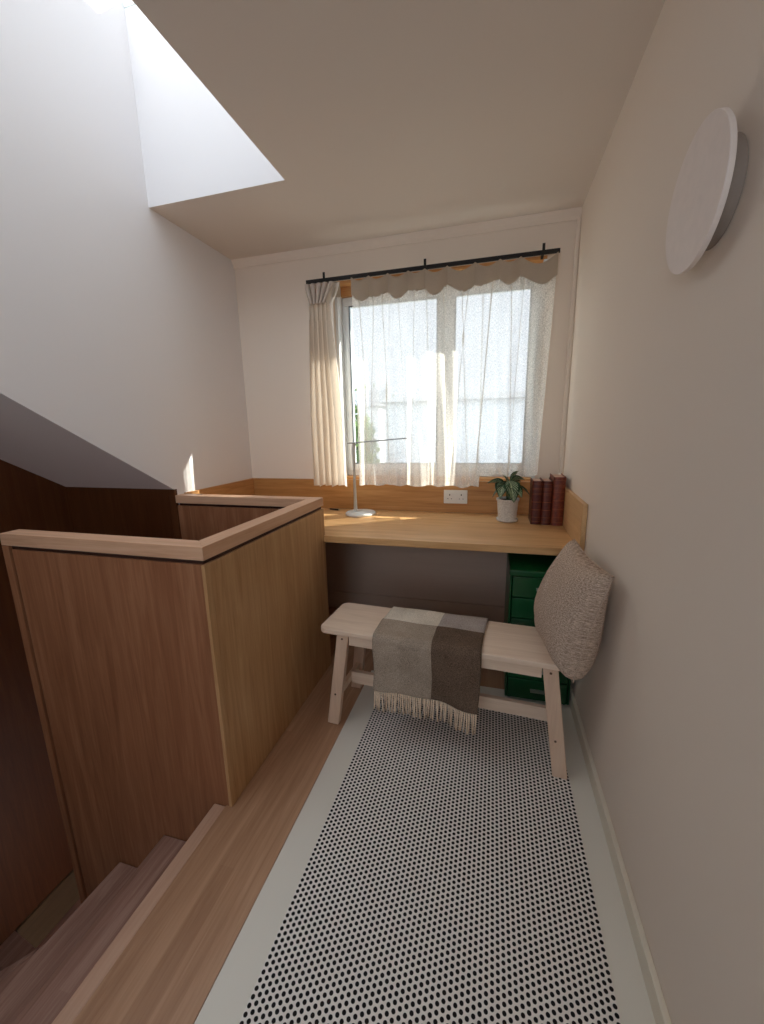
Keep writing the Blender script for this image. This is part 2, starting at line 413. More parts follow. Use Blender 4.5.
# ------------------------------------------------------------------ window
wn = empty('window_1', (-.36, 2.66, WZ0)); struct(wn, 'white framed window behind the sheer curtains, with oak reveal', 'window')
M_rev = wood('oak_reveal', srgb(176, 120, 66), srgb(206, 152, 96), srgb(224, 176, 120), 0, .45, contrast=.7)
b = MB(); t = .018
b.box(WX0, WX1, D+.001, 2.70, WZ1-t, WZ1); b.box(WX0, WX1, D+.001, 2.70, WZ0, WZ0+t); b.box(WX0+t, WX1-t, 2.60, 2.70, 2.093, WZ1-t)
b.build('reveal_lining', M_rev, wn, bevel=.002)
MB().box(WX0, WX0+t, D+.001, 2.70, WZ0+t, WZ1-t).box(WX1-t, WX1, D+.001, 2.70, WZ0+t, WZ1-t).build('side_lining', M_upvc, wn)
fx0, fx1, fz0, fz1 = WX0+t, WX1-t, WZ0+t, 2.092
b = MB(); y0, y1 = 2.62, 2.70; e = .022
b.box(fx0, fx1, y0, y1, fz0, fz0+.035); b.box(fx0, fx1, y0, y1, fz1-.030, fz1)
b.box(fx0, fx0+e, y0, y1, fz0+.035, fz1-.030); b.box(fx1-e, fx1, y0, y1, fz0+.035, fz1-.030)
b.box(-.325, -.275, y0, y1, fz0+.035, fz1-.030)
b.build('outer_frame', M_upvc, wn, bevel=.004)
for (a, c) in ((fx0+e, -.325), (-.275, fx1-e)):
    sb = MB(); q = .026; za, zb = fz0+.035, fz1-.030
    sb.box(a, c, 2.605, 2.665, za, za+q+.02); sb.box(a, c, 2.605, 2.665, zb-q, zb); sb.box(a, a+q, 2.605, 2.665, za+q+.02, zb-q); sb.box(c-q, c, 2.605, 2.665, za+q+.02, zb-q)
    so = sb.build('sash', M_upvc, wn, bevel=.005)
    g = MB(); w_ = .007
    xa, xb, zc, zd_ = a+q, c-q, za+q+.02, zb-q
    g.box(xa, xb, 2.606, 2.612, zc, zc+w_); g.box(xa, xb, 2.606, 2.612, zd_-w_, zd_); g.box(xa, xa+w_, 2.606, 2.612, zc+w_, zd_-w_); g.box(xb-w_, xb, 2.606, 2.612, zc+w_, zd_-w_)
    g.build('gasket', plain('grey_gasket', srgb(110, 120, 128), .6), so)
    MB().box(xa, xb, 2.630, 2.650, zc, zd_).build('pane', M_glass, so)
# eaves outside, which shade the top of the window
struct(MB().hexa([(-2.4, 2.70, 2.30), (3.4, 2.70, 2.30), (3.4, 2.913, 2.20), (-2.4, 2.913, 2.20), (-2.4, 2.70, 2.45), (3.4, 2.70, 2.45), (3.4, 2.92, 2.28), (-2.4, 2.92, 2.28)]).build('trim_4', M_upvc), 'white eaves outside above the window', 'trim')

# ------------------------------------------------------------------ stairs
st = empty('staircase', (-1.2, .2, -.21)); struct(st, 'oak stairs with pale nosings going down beside the balustrade', 'stairs')
NP = (-L-.002, .975)
nos = [[(-.898, PY), (-.898, YB)], [(-1.147, PY), (-1.15, YB)], [(-1.397, PY), (-1.414, .684), (-1.453, .58), (-1.9, YB)],
       [(-1.54, PY), (-1.56, .75), (-XF, -1.15)], [NP, (-XF, -.1)], [NP, (-XF, .6)], [NP, (-XF, .85)], [NP, (-XF, 1.085)], [NP, (-XF, 1.085)]]
zt = [0, -.21, -.42, -.63, -.84, -1.05, -1.22, -1.40]
def sh(pl, dx):
    return [(x+dx, y) for x, y in pl]
for k in range(1, 8):
    a = nos[k]; p = [(min(x+.02, x+.02), y) for x, y in nos[k-1]]
    if k >= 4: p = nos[k-1]
    if k == 3: poly = a + [(-XF, YB)] + p[::-1]
    elif k == 4: poly = [NP, (-XF, -.1), (-XF, -1.15), (-1.56, .75), (-1.54, PY)]
    elif k > 4: poly = a + [p[1]]
    else: poly = a + p[::-1]
    MB().prism(poly, zt[k]-.032, zt[k]).build('tread', M_tread, st, bevel=.004)
for k in range(0, 7):
    a = nos[k]; bb = MB(); 
    for (x0, y0), (x1, y1) in zip(a[:-1], a[1:]):
        ox = .022 if k < 4 else .0; oy = 0 if k < 4 else -.02
        bb.hexa([(x0+ox, y0+oy, zt[k+1]), (x1+ox, y1+oy, zt[k+1]), (x1+ox+.012, y1+oy, zt[k+1]), (x0+ox+.012, y0+oy, zt[k+1]),
                 (x0+ox, y0+oy, zt[k]-.033), (x1+ox, y1+oy, zt[k]-.033), (x1+ox+.012, y1+oy, zt[k]-.033), (x0+ox+.012, y0+oy, zt[k]-.033)])
    bb.build('riser', M_tread, st)
struct(MB().box(-XF, -.85, YB, 1.79, -1.95, -1.62).build('floor_lower_landing', M_tread), 'lower landing at the foot of the stairs', 'floor')
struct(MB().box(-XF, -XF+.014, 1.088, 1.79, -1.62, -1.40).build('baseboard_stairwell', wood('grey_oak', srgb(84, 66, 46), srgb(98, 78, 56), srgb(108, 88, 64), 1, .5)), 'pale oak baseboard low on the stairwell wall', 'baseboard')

# ------------------------------------------------------------------ stair enclosure (balustrade)
bal = empty('stair_balustrade', (-1.25, 1.41, 0))
tag(bal, 'waist-high oak panelled balustrade boxing in the stairwell left of the desk', 'balustrade')
TH = .0434; gz = PZ-TH
pt = .05
zb0 = -1.6
def panel(name, x0, x1, y0, y1, z0, z1, mat=M_oakv): return MB().box(x0, x1, y0, y1, z0, z1).build(name, mat, bal, bevel=.0015)
M_side = wood('oak_veneer_side', srgb(160, 118, 76), srgb(184, 143, 100), srgb(202, 164, 122), 2, .45, contrast=.9)
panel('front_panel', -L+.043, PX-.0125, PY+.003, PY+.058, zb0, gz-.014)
MB().box(PX-.058, PX-.012, PY+.0585, PB-.0585, -.9, gz-.014).box(PX-.012, PX-.0005, PY+.0285, PB-.001, .001, gz-.014).build('side_panel', M_side, bal, bevel=.0008)
panel('back_panel', -L+.001, PX-.0125, PB-.058, PB-.001, -1.6, gz-.014)
panel('corner_post', PX-.012, PX, PY+.0, PY+.028, 0.001, gz-.014, M_side)
panel('end_post', -L, -L+.033, PY, PY+.060, zb0, gz, M_oakv)
MB().box(-L+.03, PX-.012, PY+.012, PY+.05, gz-.014, gz).box(PX-.055, PX-.010, PY+.05, PB-.01, gz-.014, gz).box(-L+.01, PX-.055, PB-.05, PB-.010, gz-.014, gz).box(-L+.0325, -L+.0435, PY+.014, PY+.05, zb0, gz).build('shadow_gap', M_groove, bal)
# mitred handrails
def rail(pl, mat, name):
    MB().prism(pl, gz, PZ).build(name, mat, bal, bevel=.002)
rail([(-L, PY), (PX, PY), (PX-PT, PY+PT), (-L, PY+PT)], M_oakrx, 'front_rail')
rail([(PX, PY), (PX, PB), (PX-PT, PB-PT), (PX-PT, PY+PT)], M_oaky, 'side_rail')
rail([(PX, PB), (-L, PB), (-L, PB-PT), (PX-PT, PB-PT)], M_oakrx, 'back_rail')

# ------------------------------------------------------------------ desk
dk = empty('desk', (-.3, 2.2, 0)); tag(dk, 'built-in oak desk with splashback under the curtained window', 'desk')
g = .001
MB().prism([(PX+.002, DY), (R-.021, DY), (R-.021, D-.022), (-L+.022, D-.022), (-L+.022, PB+g), (PX+.002, PB+g)], ZD-DT, ZD).build('desktop', M_oakx, dk, bevel=.0025)
sp_ = lambda x0, x1, y0, y1, m, z0=ZD: MB().box(x0, x1, y0, y1, z0, ZS).build('splashback', m, dk, bevel=.001)
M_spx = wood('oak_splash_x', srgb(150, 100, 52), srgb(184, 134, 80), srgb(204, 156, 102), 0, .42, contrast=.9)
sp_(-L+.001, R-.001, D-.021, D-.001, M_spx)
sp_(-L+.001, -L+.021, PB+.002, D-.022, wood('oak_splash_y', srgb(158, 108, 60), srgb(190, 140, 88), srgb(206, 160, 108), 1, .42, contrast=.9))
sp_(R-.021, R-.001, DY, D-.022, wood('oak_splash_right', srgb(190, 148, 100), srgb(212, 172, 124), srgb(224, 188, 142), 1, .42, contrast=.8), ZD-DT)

# ------------------------------------------------------------------ rug
rg = MB().box(-.493, .308, YB+.3, 1.745, .0003, .005).build('rug', M_rug, local=True)
tag(rg, 'long off-white runner covered in rows of small black dots', 'rug')

# ------------------------------------------------------------------ bench (local frame: x along, y depth, origin on floor at middle)
BR = math.radians(-3.7); BL, BW, BH = .99, .272, .452
bc = Vector((-.187, 1.531, 0))
bn = empty('bench', bc, BR); tag(bn, 'pale birch bench with splayed legs standing on the rug before the desk', 'bench')
def rrect(x0, x1, y0, y1, r, n=8):
    out = []
    for cx, cy, a0 in ((x1-r, y1-r, 0), (x0+r, y1-r, 90), (x0+r, y0+r, 180), (x1-r, y0+r, 270)):
        for k in range(n+1):
            a = math.radians(a0+90*k/n); out.append((cx+r*math.cos(a), cy+r*math.sin(a)))
    return out
MB().prism(rrect(-BL/2, BL/2, -BW/2, BW/2, .035), BH-.022, BH).build('seat', M_birch, bn, bevel=.004, local=True)
LT = BH-.0225
for sx in (-1, 1):
    for sy in (-1, 1):
        # board legs splayed outward along the bench
        xt, xb = (sx*(BL/2-.108), sx*(BL/2-.052)) if sx < 0 else (BL/2-.078, BL/2-.022); hw = .026
        ya, yb_ = sy*(BW/2-.010), sy*(BW/2-.038)
        y0, y1 = min(ya, yb_), max(ya, yb_)
        off = sy*.018
        lg = MB().hexa([(xb-hw, y0+off, 0.0055), (xb+hw, y0+off, 0.0055), (xb+hw, y1+off, 0.0055), (xb-hw, y1+off, 0.0055),
                   (xt-hw, y0, LT), (xt+hw, y0, LT), (xt+hw, y1, LT), (xt-hw, y1, LT)]).build('leg', M_birchz, bn, bevel=.003, local=True)
        yo = ya + sy*.0006
        for zz, dx in ((LT-.018, 0), (.150, -.004)):
            xx = xb+(xt-xb)*zz/LT
            MB().lathe([(.0045, 0), (.0045, .003)], (0, 0, 0), 14, axis=2).build('plug', M_knot, lg, local=True)
            pg = C.objects[-1] if False else lg.children[-1]
            pg.rotation_euler = (PI/2, 0, 0); pg.location = (xx+dx, yo+(.0022 if sy < 0 else .0014)+off*(1-zz/LT), zz)
    xs = sx*(BL/2-.105)
    # end rails between front and back leg
    xm = -(BL/2-.078) if sx < 0 else BL/2-.048
    MB().box(xm-.010, xm+.010, -(BW/2-.0405), BW/2-.0405, .135, .165).build('end_rail', M_birch, bn, bevel=.002, local=True)
for sy in (-1, 1):
    y = sy*(BW/2-.021)
    MB().box(-(BL/2-.135), BL/2-.105, y-.009, y+.009, LT-.044, LT-.0005).build('apron', M_birch, bn, bevel=.002, local=True)
MB().box(-(BL/2-.0885), BL/2-.0585, -.011, .011, .128, .185).build('stretcher', M_birch, bn, bevel=.002, local=True)

# ------------------------------------------------------------------ blanket over the bench (bench frame)
bl = empty('throw_blanket', bc, BR); tag(bl, 'folded check wool throw in cream, grey and brown draped over the bench', 'blanket')
def bx(wx):                      # world x on the bench -> bench x
    return wx - bc.x
X0, X1 = bx(-.432), bx(-.006)
zt_ = BH+.007; yf, yk = -BW/2-.010, BW/2+.010
path = []                         # (y, z)
for k in range(15): path.append((yk+.004, .28+(zt_-.03-.28)*k/14))
for k in range(1, 6):
    a = PI/2*k/5; path.append((yk-.024+.028*math.cos(a), zt_-.03+.030*math.sin(a)))
for k in range(1, 12): path.append((yk-.024+(yf+.026-(yk-.024))*k/12, zt_+.002*math.sin(k*1.1)))
for k in range(0, 6):
    a = PI/2*k/5; path.append((yf+.024-.026*math.sin(a), zt_-.030+.030*math.cos(a)))
for k in range(1, 25): path.append((yf-.002-.003*math.sin(k*.35)-.012*(k/24), zt_-.030-(zt_-.030-.238)*k/24))
cum = [0]
for p, q in zip(path[:-1], path[1:]): cum.append(cum[-1]+math.hypot(q[0]-p[0], q[1]-p[1]))
LEN = cum[-1]
def pth(s):
    s *= LEN
    for i in range(len(cum)-1):
        if cum[i+1] >= s:
            f = (s-cum[i])/(cum[i+1]-cum[i]); return path[i][0]+(path[i+1][0]-path[i][0])*f, path[i][1]+(path[i+1][1]-path[i][1])*f
    return path[-1]
# arc length at which the colour changes (world y 1.524 on the seat)
sw = (cum[19] + (yk-.024-.0)) / LEN
def blf(u, v):
    y, z = pth(v); x = X0+(X1-X0)*u
    hang = max(0, (zt_-.03-z)) if y < 0 else 0
    x += .004*math.sin(v*9) - hang*.09*(u-.5)
    if y < 0 and hang > 0:
        y -= .010*math.sin(u*7+.5)*min(1, hang*6) + .006*math.sin(u*15+1)*min(1, hang*5)
        z += (.006*math.sin(u*5) - .010*u)*min(1, hang*6)
    elif abs(y) < BW/2: z += .003*(1+math.sin(u*11+v*14))*.5
    return (x, y, z)
mats = [M_bl['cream'], M_bl['grey'], M_bl['taupe'], M_bl['brown']]
us = .56
def mif(u, v): return (0 if u < us else 1) if v < sw else (2 if u < us else 3)
MB().grid(blf, 50, 110, mif).build('cloth', mats, bl, smooth=True, solid=.009, local=True, bevel=0)
fr = MB()
for i in range(50):
    u = (i+.5)/50; x, y, z = blf(u, 1.0)
    Lf = .084+.012*random.random(); dx = random.uniform(-.006, .006); dy = random.uniform(-.004, .004)
    fr.tube([(x, y, z+.003), (x+dx*.3, y+dy, z-Lf*.35), (x+dx*.7, y+dy*1.5, z-Lf*.7), (x+dx, y+dy, z-Lf)], 0.0038, 6, r2=.0030)
fr.build('fringe', M_bl['fringe'], bl, smooth=True, local=True)

# ------------------------------------------------------------------ cushion leaning on the right wall
BF, TF, TB, BB = Vector((.282, 1.308, .432)), Vector((.350, 1.235, .836)), Vector((.318, 1.655, .832)), Vector((.225, 1.680, .486))
cu = empty('cushion', (.29, 1.48, .455)); tag(cu, 'beige boucle cushion propped against the wall on the bench', 'cushion')
nrm = ((TF-BF).cross(BB-BF)).normalized()
if nrm.x > 0: nrm = -nrm          # towards the room
def cf(side):
    def f(u, v):
        a, b_ = 2*u-1, 2*v-1
        # slightly concave edges between pointed corners
        pin = .035
        aa = a*(1-pin*(1-b_*b_)*2); bb_ = b_*(1-pin*(1-a*a)*2)
        uu, vv = (aa+1)/2, (bb_+1)/2
        p = (BF*(1-uu)+BB*uu)*(1-vv) + (TF*(1-uu)+TB*uu)*vv
        e = max(0, (1-a*a))*max(0, (1-b_*b_))
        t = e**.33
        if side < 0:               # back, flat against the wall
            t_ = .075*t*(1-.75*b_)
            q = p - nrm*t_
            if q.x > R-.003: q.x = R-.003
            return q
        cr = 0
        d = (a-.62)*.6+(b_-.75)*.8
        ln = abs((a-.62)*.80-(b_-.80)*.60)   # crease running in from the top back corner
        if b_ > -.1: cr = .020*math.exp(-(ln/.05)**2)*max(0, min(1, (b_+.1)*1.4))*e**.3
        cr += .007*math.sin(a*7+b_*3)*e**.5*(.3+.7*abs(b_))
        return p + nrm*(.104*t*(1-.12*b_) - cr)
    return f
c1 = MB().grid(cf(1), 40, 40); c1.grid(cf(-1), 40, 40)
bmesh.ops.remove_doubles(c1.bm, verts=c1.bm.verts[:], dist=.0008)
c1.build('cover', M_cush, cu, smooth=True)
ed = []
for k in range(20): ed.append(cf(1)(k/20, 0))
for k in range(20): ed.append(cf(1)(1, k/20))
for k in range(20): ed.append(cf(1)(1-k/20, 1))
for k in range(21): ed.append(cf(1)(0, 1-k/20))
MB().tube([(min(p.x, R-.006), p.y, p.z) for p in ed], .0022, 8).build('piping', M_cush, cu, smooth=True)

# ------------------------------------------------------------------ green drawer cabinet
CX0, CX1, CY0, CY1, CZ = .092, .374, 1.775, 2.20, .648
gc = empty('drawer_cabinet', ((CX0+CX1)/2, (CY0+CY1)/2, 0)); tag(gc, 'narrow green metal drawer cabinet tucked under the right end of the desk', 'cabinet')
b = MB(); t = .008
b.box(CX0, CX0+t, CY0+.004, CY1, .012, CZ-.03); b.box(CX1-t, CX1, CY0+.004, CY1, .012, CZ-.03)
b.box(CX0+t, CX1-t, CY1-t, CY1, .012, CZ-.03); b.box(CX0+t, CX1-t, CY0+.004, CY1-t, .012, .018)
b.build('body', M_green, gc, bevel=.002)
MB().box(CX0-.004, CX1+.004, CY0-.006, CY1, CZ-.03, CZ).build('top', M_green, gc, bevel=.008, seg=4)
for x in (CX0+.02, CX1-.02):
    for y in (CY0+.03, CY1-.03): MB().lathe([(.012, .0005), (.014, .012)], (x, y, 0), 14).build('foot', M_black, gc)
ph = .100
for k in range(6):
    z1 = CZ-.034-k*ph; z0 = z1-ph+.006
    dr = MB().box(CX0+.012, CX1-.012, CY0+.002, CY0+.020, z0, z1).box(CX0+.014, CX1-.014, CY0+.020, CY1-.03, z0+.002, z0+.006).build('drawer', M_green, gc, bevel=.003)
    xm = (CX0+CX1)/2; zm = (z0+z1)/2
    h = MB(); h.box(xm-.030, xm+.030, CY0-.012, CY0+.0015, zm-.003, zm+.003); h.box(xm-.030, xm+.030, CY0-.012, CY0-.009, zm-.008, zm+.003)
    h.build('handle', M_steel, dr, bevel=.001)

# ------------------------------------------------------------------ things on the desk
# lamp
lp = empty('desk_lamp', (-.798, 2.362, ZD)); tag(lp, 'slim white desk lamp with flat bar head standing before the window', 'lamp')
MB().lathe([(.092, 0), (.096, .004), (.096, .012), (.090, .018), (.0, .0185)], (-.798, 2.362, ZD), 48, cap=False).build('base', M_lampw, lp, smooth=True)
lx, ly = -.832, 2.362
stx = MB().tube([(lx, ly, ZD+.016), (lx, ly, 1.15), (lx+.001, ly, 1.172), (lx+.008, ly, 1.186)], .0125, 14); stx.build('stem', M_lampw, lp, smooth=True)
MB().hexa([(-.866, ly-.020, 1.183), (-.497, ly-.02, 1.209), (-.497, ly+.020, 1.209), (-.866, ly+.020, 1.183),
           (-.866, ly-.020, 1.190), (-.497, ly-.02, 1.216), (-.497, ly+.020, 1.216), (-.866, ly+.020, 1.190)]).build('light_bar', M_lampg, lp, bevel=.003)
MB().lathe([(.013, ZD+.018), (.013, ZD+.03), (.010, ZD+.034)], (lx, ly, 0), 20).build('hinge', M_lampw, lp, smooth=False)

# socket
so = empty('wall_socket', (-.219, D-.022, .842)); tag(so, 'white double wall socket on the oak splashback', 'socket')
MB().box(-.292, -.146, D-.030, D-.0215, .799, .885).build('faceplate', M_white, so, bevel=.003)
for cx in (-.255, -.183):
    h = MB()
    h.box(cx-.003, cx+.003, D-.0308, D-.0298, .850, .860); h.box(cx-.014, cx-.008, D-.0308, D-.0298, .828, .832); h.box(cx+.008, cx+.014, D-.0308, D-.0298, .828, .832)
    h.build('pin_holes', M_black, so)
    MB().box(cx+.016, cx+.026, D-.0335, D-.0298, .862, .876).build('switch', M_white, so, bevel=.001)

# plant
pl = empty('potted_plant', (.089, 2.33, ZD)); tag(pl, 'small variegated houseplant in a white pot beside the books', 'plant')
M_pot = fabric('speckled_ceramic', srgb(196, 190, 182), srgb(228, 224, 216), 120, .1, .0005)
pc = (.089, 2.345, ZD)
MB().lathe([(.046, .012), (.050, .014), (.058, .115), (.062, .118), (.062, .130), (.056, .130), (.053, .112), (0.0005, .112)], pc, 40, cap=False).build('pot', M_pot, pl, smooth=False)
MB().lathe([(.050, 0), (.056, .002), (.060, .016), (.056, .016), (.050, .011), (.0005, .011)], pc, 40, cap=False).build('saucer', M_pot, pl, smooth=True)
MB().lathe([(.053, .113), (.05, .118), (.02, .121), (.0005, .122)], pc, 30, cap=False).build('soil', M_soil, pl, smooth=True)
def leaf(base, tip, width, droop, roll, tw=0):
    base, tip = Vector(base), Vector(tip); ax = tip-base; Ln = ax.length; ax.normalize()
    sd = ax.cross(Vector((0, 0, 1))); sd.normalize(); nr = sd.cross(ax)
    q = Matrix.Rotation(roll, 3, ax); sd = q @ sd; nr = q @ nr
    def f(u, v):
        wv = 1.25*width*math.sin(PI*min(1, u**.8))**.85*(1-.15*u)
        s = (v-.5)*2
        return base + ax*Ln*u + sd*wv*s + nr*(abs(s)*wv*.35) + Vector((0, 0, 1))*(math.sin(PI*u)*droop)
    MB().grid(f, 14, 8).build('leaf', M_leaf, pl, smooth=True, solid=.0009)
cx, cy, cz = .089, 2.345, ZD+.118
LV = [((-.01, -.02, .07), (-.120, -.035, .098), .028, .022, .6), ((.0, -.03, .115), (.030, -.085, .000), .040, .020, .15),
      ((-.02, -.02, .10), (-.045, -.085, .022), .036, .022, .0), ((.01, -.01, .10), (.085, -.02, .118), .032, .012, -.5),
      ((.01, -.0, .10), (.050, .0, .168), .017, .012, -.7), ((-.01, .01, .07), (-.085, -.03, .020), .028, .018, .4),
      ((.02, -.02, .08), (.118, -.045, .030), .027, .022, -.2), ((.01, -.02, .07), (.070, -.085, .030), .030, .02, .1),
      ((.0, .02, .08), (-.035, .04, .14), .024, .01, .3), ((.0, .02, .08), (.07, .05, .10), .026, .01, -.3), ((-.01, -.02, .09), (-.075, -.06, .070), .030, .016, .3),
      ((.0, -.01, .05), (.10, -.01, .065), .026, .018, -.3)]
for b0, t0, wd, dp, rl in LV:
    B = (cx+b0[0], cy+b0[1], cz+b0[2]); leaf(B, (cx+t0[0], cy+t0[1], cz+t0[2]), wd, dp, rl)
    MB().tube([(cx+b0[0]*.3, cy+b0[1]*.3, cz-.003), (cx+b0[0]*.6, cy+b0[1]*.6, cz+b0[2]*.6), B], .0018, 6, r2=.0012).build('stalk', M_stem, pl, smooth=True)

# books, spines facing the room
def book(x0, x1, y0, y1, h, mat, label):
    o = empty('book', ((x0+x1)/2, (y0+y1)/2, ZD)); tag(o, label, 'book', 'leather-bound books at the right end of the desk')
    z0, z1 = ZD+.0005, ZD+h; t = .003
    n = 7; sp = []                                            # rounded spine profile in plan
    for k in range(n+1):
        a = PI*k/n; sp.append(((x0+x1)/2-(x1-x0)/2*math.cos(a), y0+.010-.010*math.sin(a)))
    c = MB()
    c.prism(sp + [(x1, y0+.012), (x0, y0+.012)], z0, z1-.002)
    c.box(x0, x0+t, y0+.012, y1, z0, z1); c.box(x1-t, x1, y0+.012, y1, z0, z1)
    c.build('cover', mat, o)
    MB().box(x0+t, x1-t, y0+.0125, y1-.005, z0+.004, z1-.006).build('page_block', M_paper, o)
    for f in (.07, .17, .34, .52, .69, .72, .80, .83, .93):
        zz = ZD+h*f
        q = [(p[0]+(p[0]-(x0+x1)/2)*.012, p[1]-.0012) for p in sp]
        wdt = .0010 if f not in (.34, .52) else .0018
        gb = MB(); gb.prism(q + [(x1, y0+.0115), (x0, y0+.0115)], zz-wdt, zz+wdt)
        gb.build('spine_band', M_gold, o)
    return o
book(.211, .262, 2.275, 2.43, .240, M_leaA, 'shorter maroon leather book at the left end of the row, beside the plant')
book(.2635, .312, 2.270, 2.43, .240, M_leaA, 'shorter maroon leather book in the middle, between its twin and the tall one')
book(.3135, .3735, 2.262, 2.435, .264, M_leaB, 'tall chestnut leather book at the right end of the row, nearest the wall')

# pen
pn = empty('pen', (-1.01, 2.462, ZD)); tag(pn, 'black pen lying on the desk left of the lamp', 'pen')
MB().tube([(-1.045, 2.470, ZD+.0055), (-.985, 2.455, ZD+.0055)], .005, 10).build('barrel', M_black, pn, smooth=True)
MB().tube([(-.985, 2.455, ZD+.0055), (-.972, 2.452, ZD+.0055)], .004, 10, r2=.001).build('tip', M_steel, pn, smooth=True)
MB().tube([(-1.055, 2.4725, ZD+.0055), (-1.045, 2.470, ZD+.0055)], .0042, 10).build('cap', M_black, pn, smooth=True)

# ------------------------------------------------------------------ round wall lamp
wl = empty('wall_lamp', (R, .999, 1.687)); tag(wl, 'large round off-white disc lamp on the right wall', 'lamp')
MB().lathe([(.1235, .351), (.1245, .352), (.1245, .360), (.1235, .361)], (0, .999, 1.687), 96, axis=0).build('shade', M_disc, wl, smooth=False)
MB().lathe([(.084, .3615), (.086, .363), (.088, .394)], (0, .999, 1.687), 72, axis=0).build('backplate', M_discb, wl, smooth=False)

# ------------------------------------------------------------------ curtain rail and curtains
RY = 2.462; RZ = 2.152
rd = empty('curtain_rod', (-.42, RY, RZ)); tag(rd, 'flat black curtain rod with three brackets above the window', 'curtain rod')
MB().box(-1.136, .297, RY-.004, RY+.004, RZ-.011, RZ+.011).build('rod', M_black, rd, bevel=.001)
for x in (-1.016, -.405, .216):
    k = MB(); k.box(x-.007, x+.007, RY-.0065, RY-.0042, RZ-.012, RZ+.042); k.box(x-.006, x+.006, RY+.0042, D-.0005, RZ-.006, RZ+.006)
    k.build('bracket', M_black, rd)

def hemz(x):
    return .918 if x < -.075 else .990
def smooth(a, b, x):
    t = max(0, min(1, (x-a)/(b-a))); return t*t*(3-2*t)
hooks = [-.838, -.735, -.62, -.50, -.405, -.28, -.13, 0.0, .105, .288]
def topz(x):
    for a, b in zip(hooks[:-1], hooks[1:]):
        if a <= x <= b:
            f = (x-a)/(b-a); return RZ-.008-math.sin(PI*f)*(.008+.55*(b-a)**1.5)
    return RZ-.008
CREASES = ((-.79, .02, 1), (-.70, -.04, 1), (-.655, .03, 1), (-.56, .05, .8), (-.46, -.02, .8), (-.395, .02, 1), (-.20, .05, 1), (-.155, -.08, 1), (-.03, -.06, 1.3), (.06, .04, 1), (-.60, -.06, .7), (.13, -.03, .8), (-.30, .03, .7))
def fold(x, z):
    """depth of the folds: shallow waves in the header, many soft folds below"""
    dn = smooth(2.06, 1.6, z)
    ph = 0
    for a, b in zip(hooks[:-1], hooks[1:]):
        if a <= x <= b: ph = math.sin(PI*(x-a)/(b-a))
    hd = -.020*ph + .006
    drift = .03*math.sin(z*2.1+.4)
    lo = .014*math.sin((x+drift)*44) + .009*math.sin((x-drift*.7)*83+1.3) + .012*math.sin((x)*19+.7+z*.5)
    crease = 0
    for cx_, sl, s in CREASES:
        xx = cx_+sl*(2.1-z)
        crease += s*.011*math.exp(-((x-xx)/.007)**2)
    return RY - .014 + hd*(1-dn*.6) + lo*dn - crease*smooth(2.1, 2.02, z)
def sheer(x0, x1, nx, ov=0):
    def f(u, v):
        x = x0+(x1-x0)*u
        zt0 = topz(x); zt1 = zt0-.100-.012*math.sin(x*31)
        z = zt1 + (hemz(x)+.006*math.sin(x*47)-zt1)*v
        xx = x + (x1-x0)*0 + .02*math.sin(z*3)*0
        for cx_, sl, s_ in CREASES:
            d_ = (x-(cx_+sl*(2.1-z)))/.006
            if abs(d_) < 3: xx -= s_*.013*d_*math.exp(-d_*d_)*smooth(2.06, 1.98, z)
        # the right edge leans in towards the hem
        lean = smooth(.0, .25, x)*(2.07-z)*.035
        xx += .012*smooth(-.70, -.842, x)*smooth(2.05, 1.4, z)
        return (xx-lean, fold(x, z)-ov, z)
    return f
cs = empty('curtain', (-.3, RY, .92)); tag(cs, 'wide sheer linen curtain with beige header hanging across the window', 'curtain')
k = MB(); k.grid(sheer(-.842, -.078, 300), 300, 90)
k.grid(sheer(-.086, .285, 150, ov=.010), 150, 90)
k.build('sheer_cloth', M_sheer, cs, smooth=True)
def hdr(u, v):
    x = -.845+(.288+.845)*u; z0 = topz(x); z1 = z0-.104-.012*math.sin(x*31)
    z = z0+(z1-z0)*v
    return (x, fold(x, 2.12)-.002, z)
MB().grid(hdr, 300, 8).build('header_band', M_header, cs, smooth=True, solid=.0012)
def hem(u, v):
    x = -.842+(.280+.842)*u; z = hemz(x)+.006*math.sin(x*47)+.022*v
    lean = smooth(.0, .25, x)*(2.07-z)*.035
    x2 = x + .012*smooth(-.70, -.842, x)
    return (x2-lean, fold(x, z)-(.010 if x > -.08 else 0)-.0015, z)
kk = MB(); kk.grid(lambda u, v: hem(u*.675, v), 200, 3); kk.grid(lambda u, v: hem(.684+u*.316, v), 100, 3)
kk.build('hem', M_sheer, cs, smooth=True)

# pleated left curtain
cl = empty('curtain', (-1.05, RY, .91)); tag(cl, 'narrow cream pleated curtain gathered at the left end of the rod', 'curtain')
def lc(u, v):
    z = 2.124 - (2.124-.912)*v
    # width narrows at the pinch, then opens out to the hem
    d = 2.124-z
    if d < .11:
        f = d/.11; xa = -1.130+.022*f**1.5; xb = -.925-.045*f**1.5
    else:
        f = smooth(.11, .9, d); xa = -1.108-.030*f; xb = -.970+.050*f
    x = xa+(xb-xa)*u
    n = 5.0
    amp = .020 if d < .11 else .020+.014*smooth(.11, .4, d)
    ph = u*2*PI*n + .5*math.sin(d*2.2)
    y = RY-.034 - amp*math.sin(ph) - .006*math.sin(u*37+d*3)*smooth(.1, .4, d)
    if u < .05: y += (.05-u)/.05*.085
    if u > .97: x += (u-.97)/.03*.012
    x += .006*math.cos(ph)*(1 if d < .2 else .6)
    z += .006*math.sin(u*15+2)*smooth(.9, 1.24, d)
    return (x, y, z)
MB().grid(lc, 140, 110).build('cloth', M_cotton, cl, smooth=True)
M_pleat = cloth_sheer('pleat_linen', srgb(218, 206, 196), .02, tl=.2, var=.04)
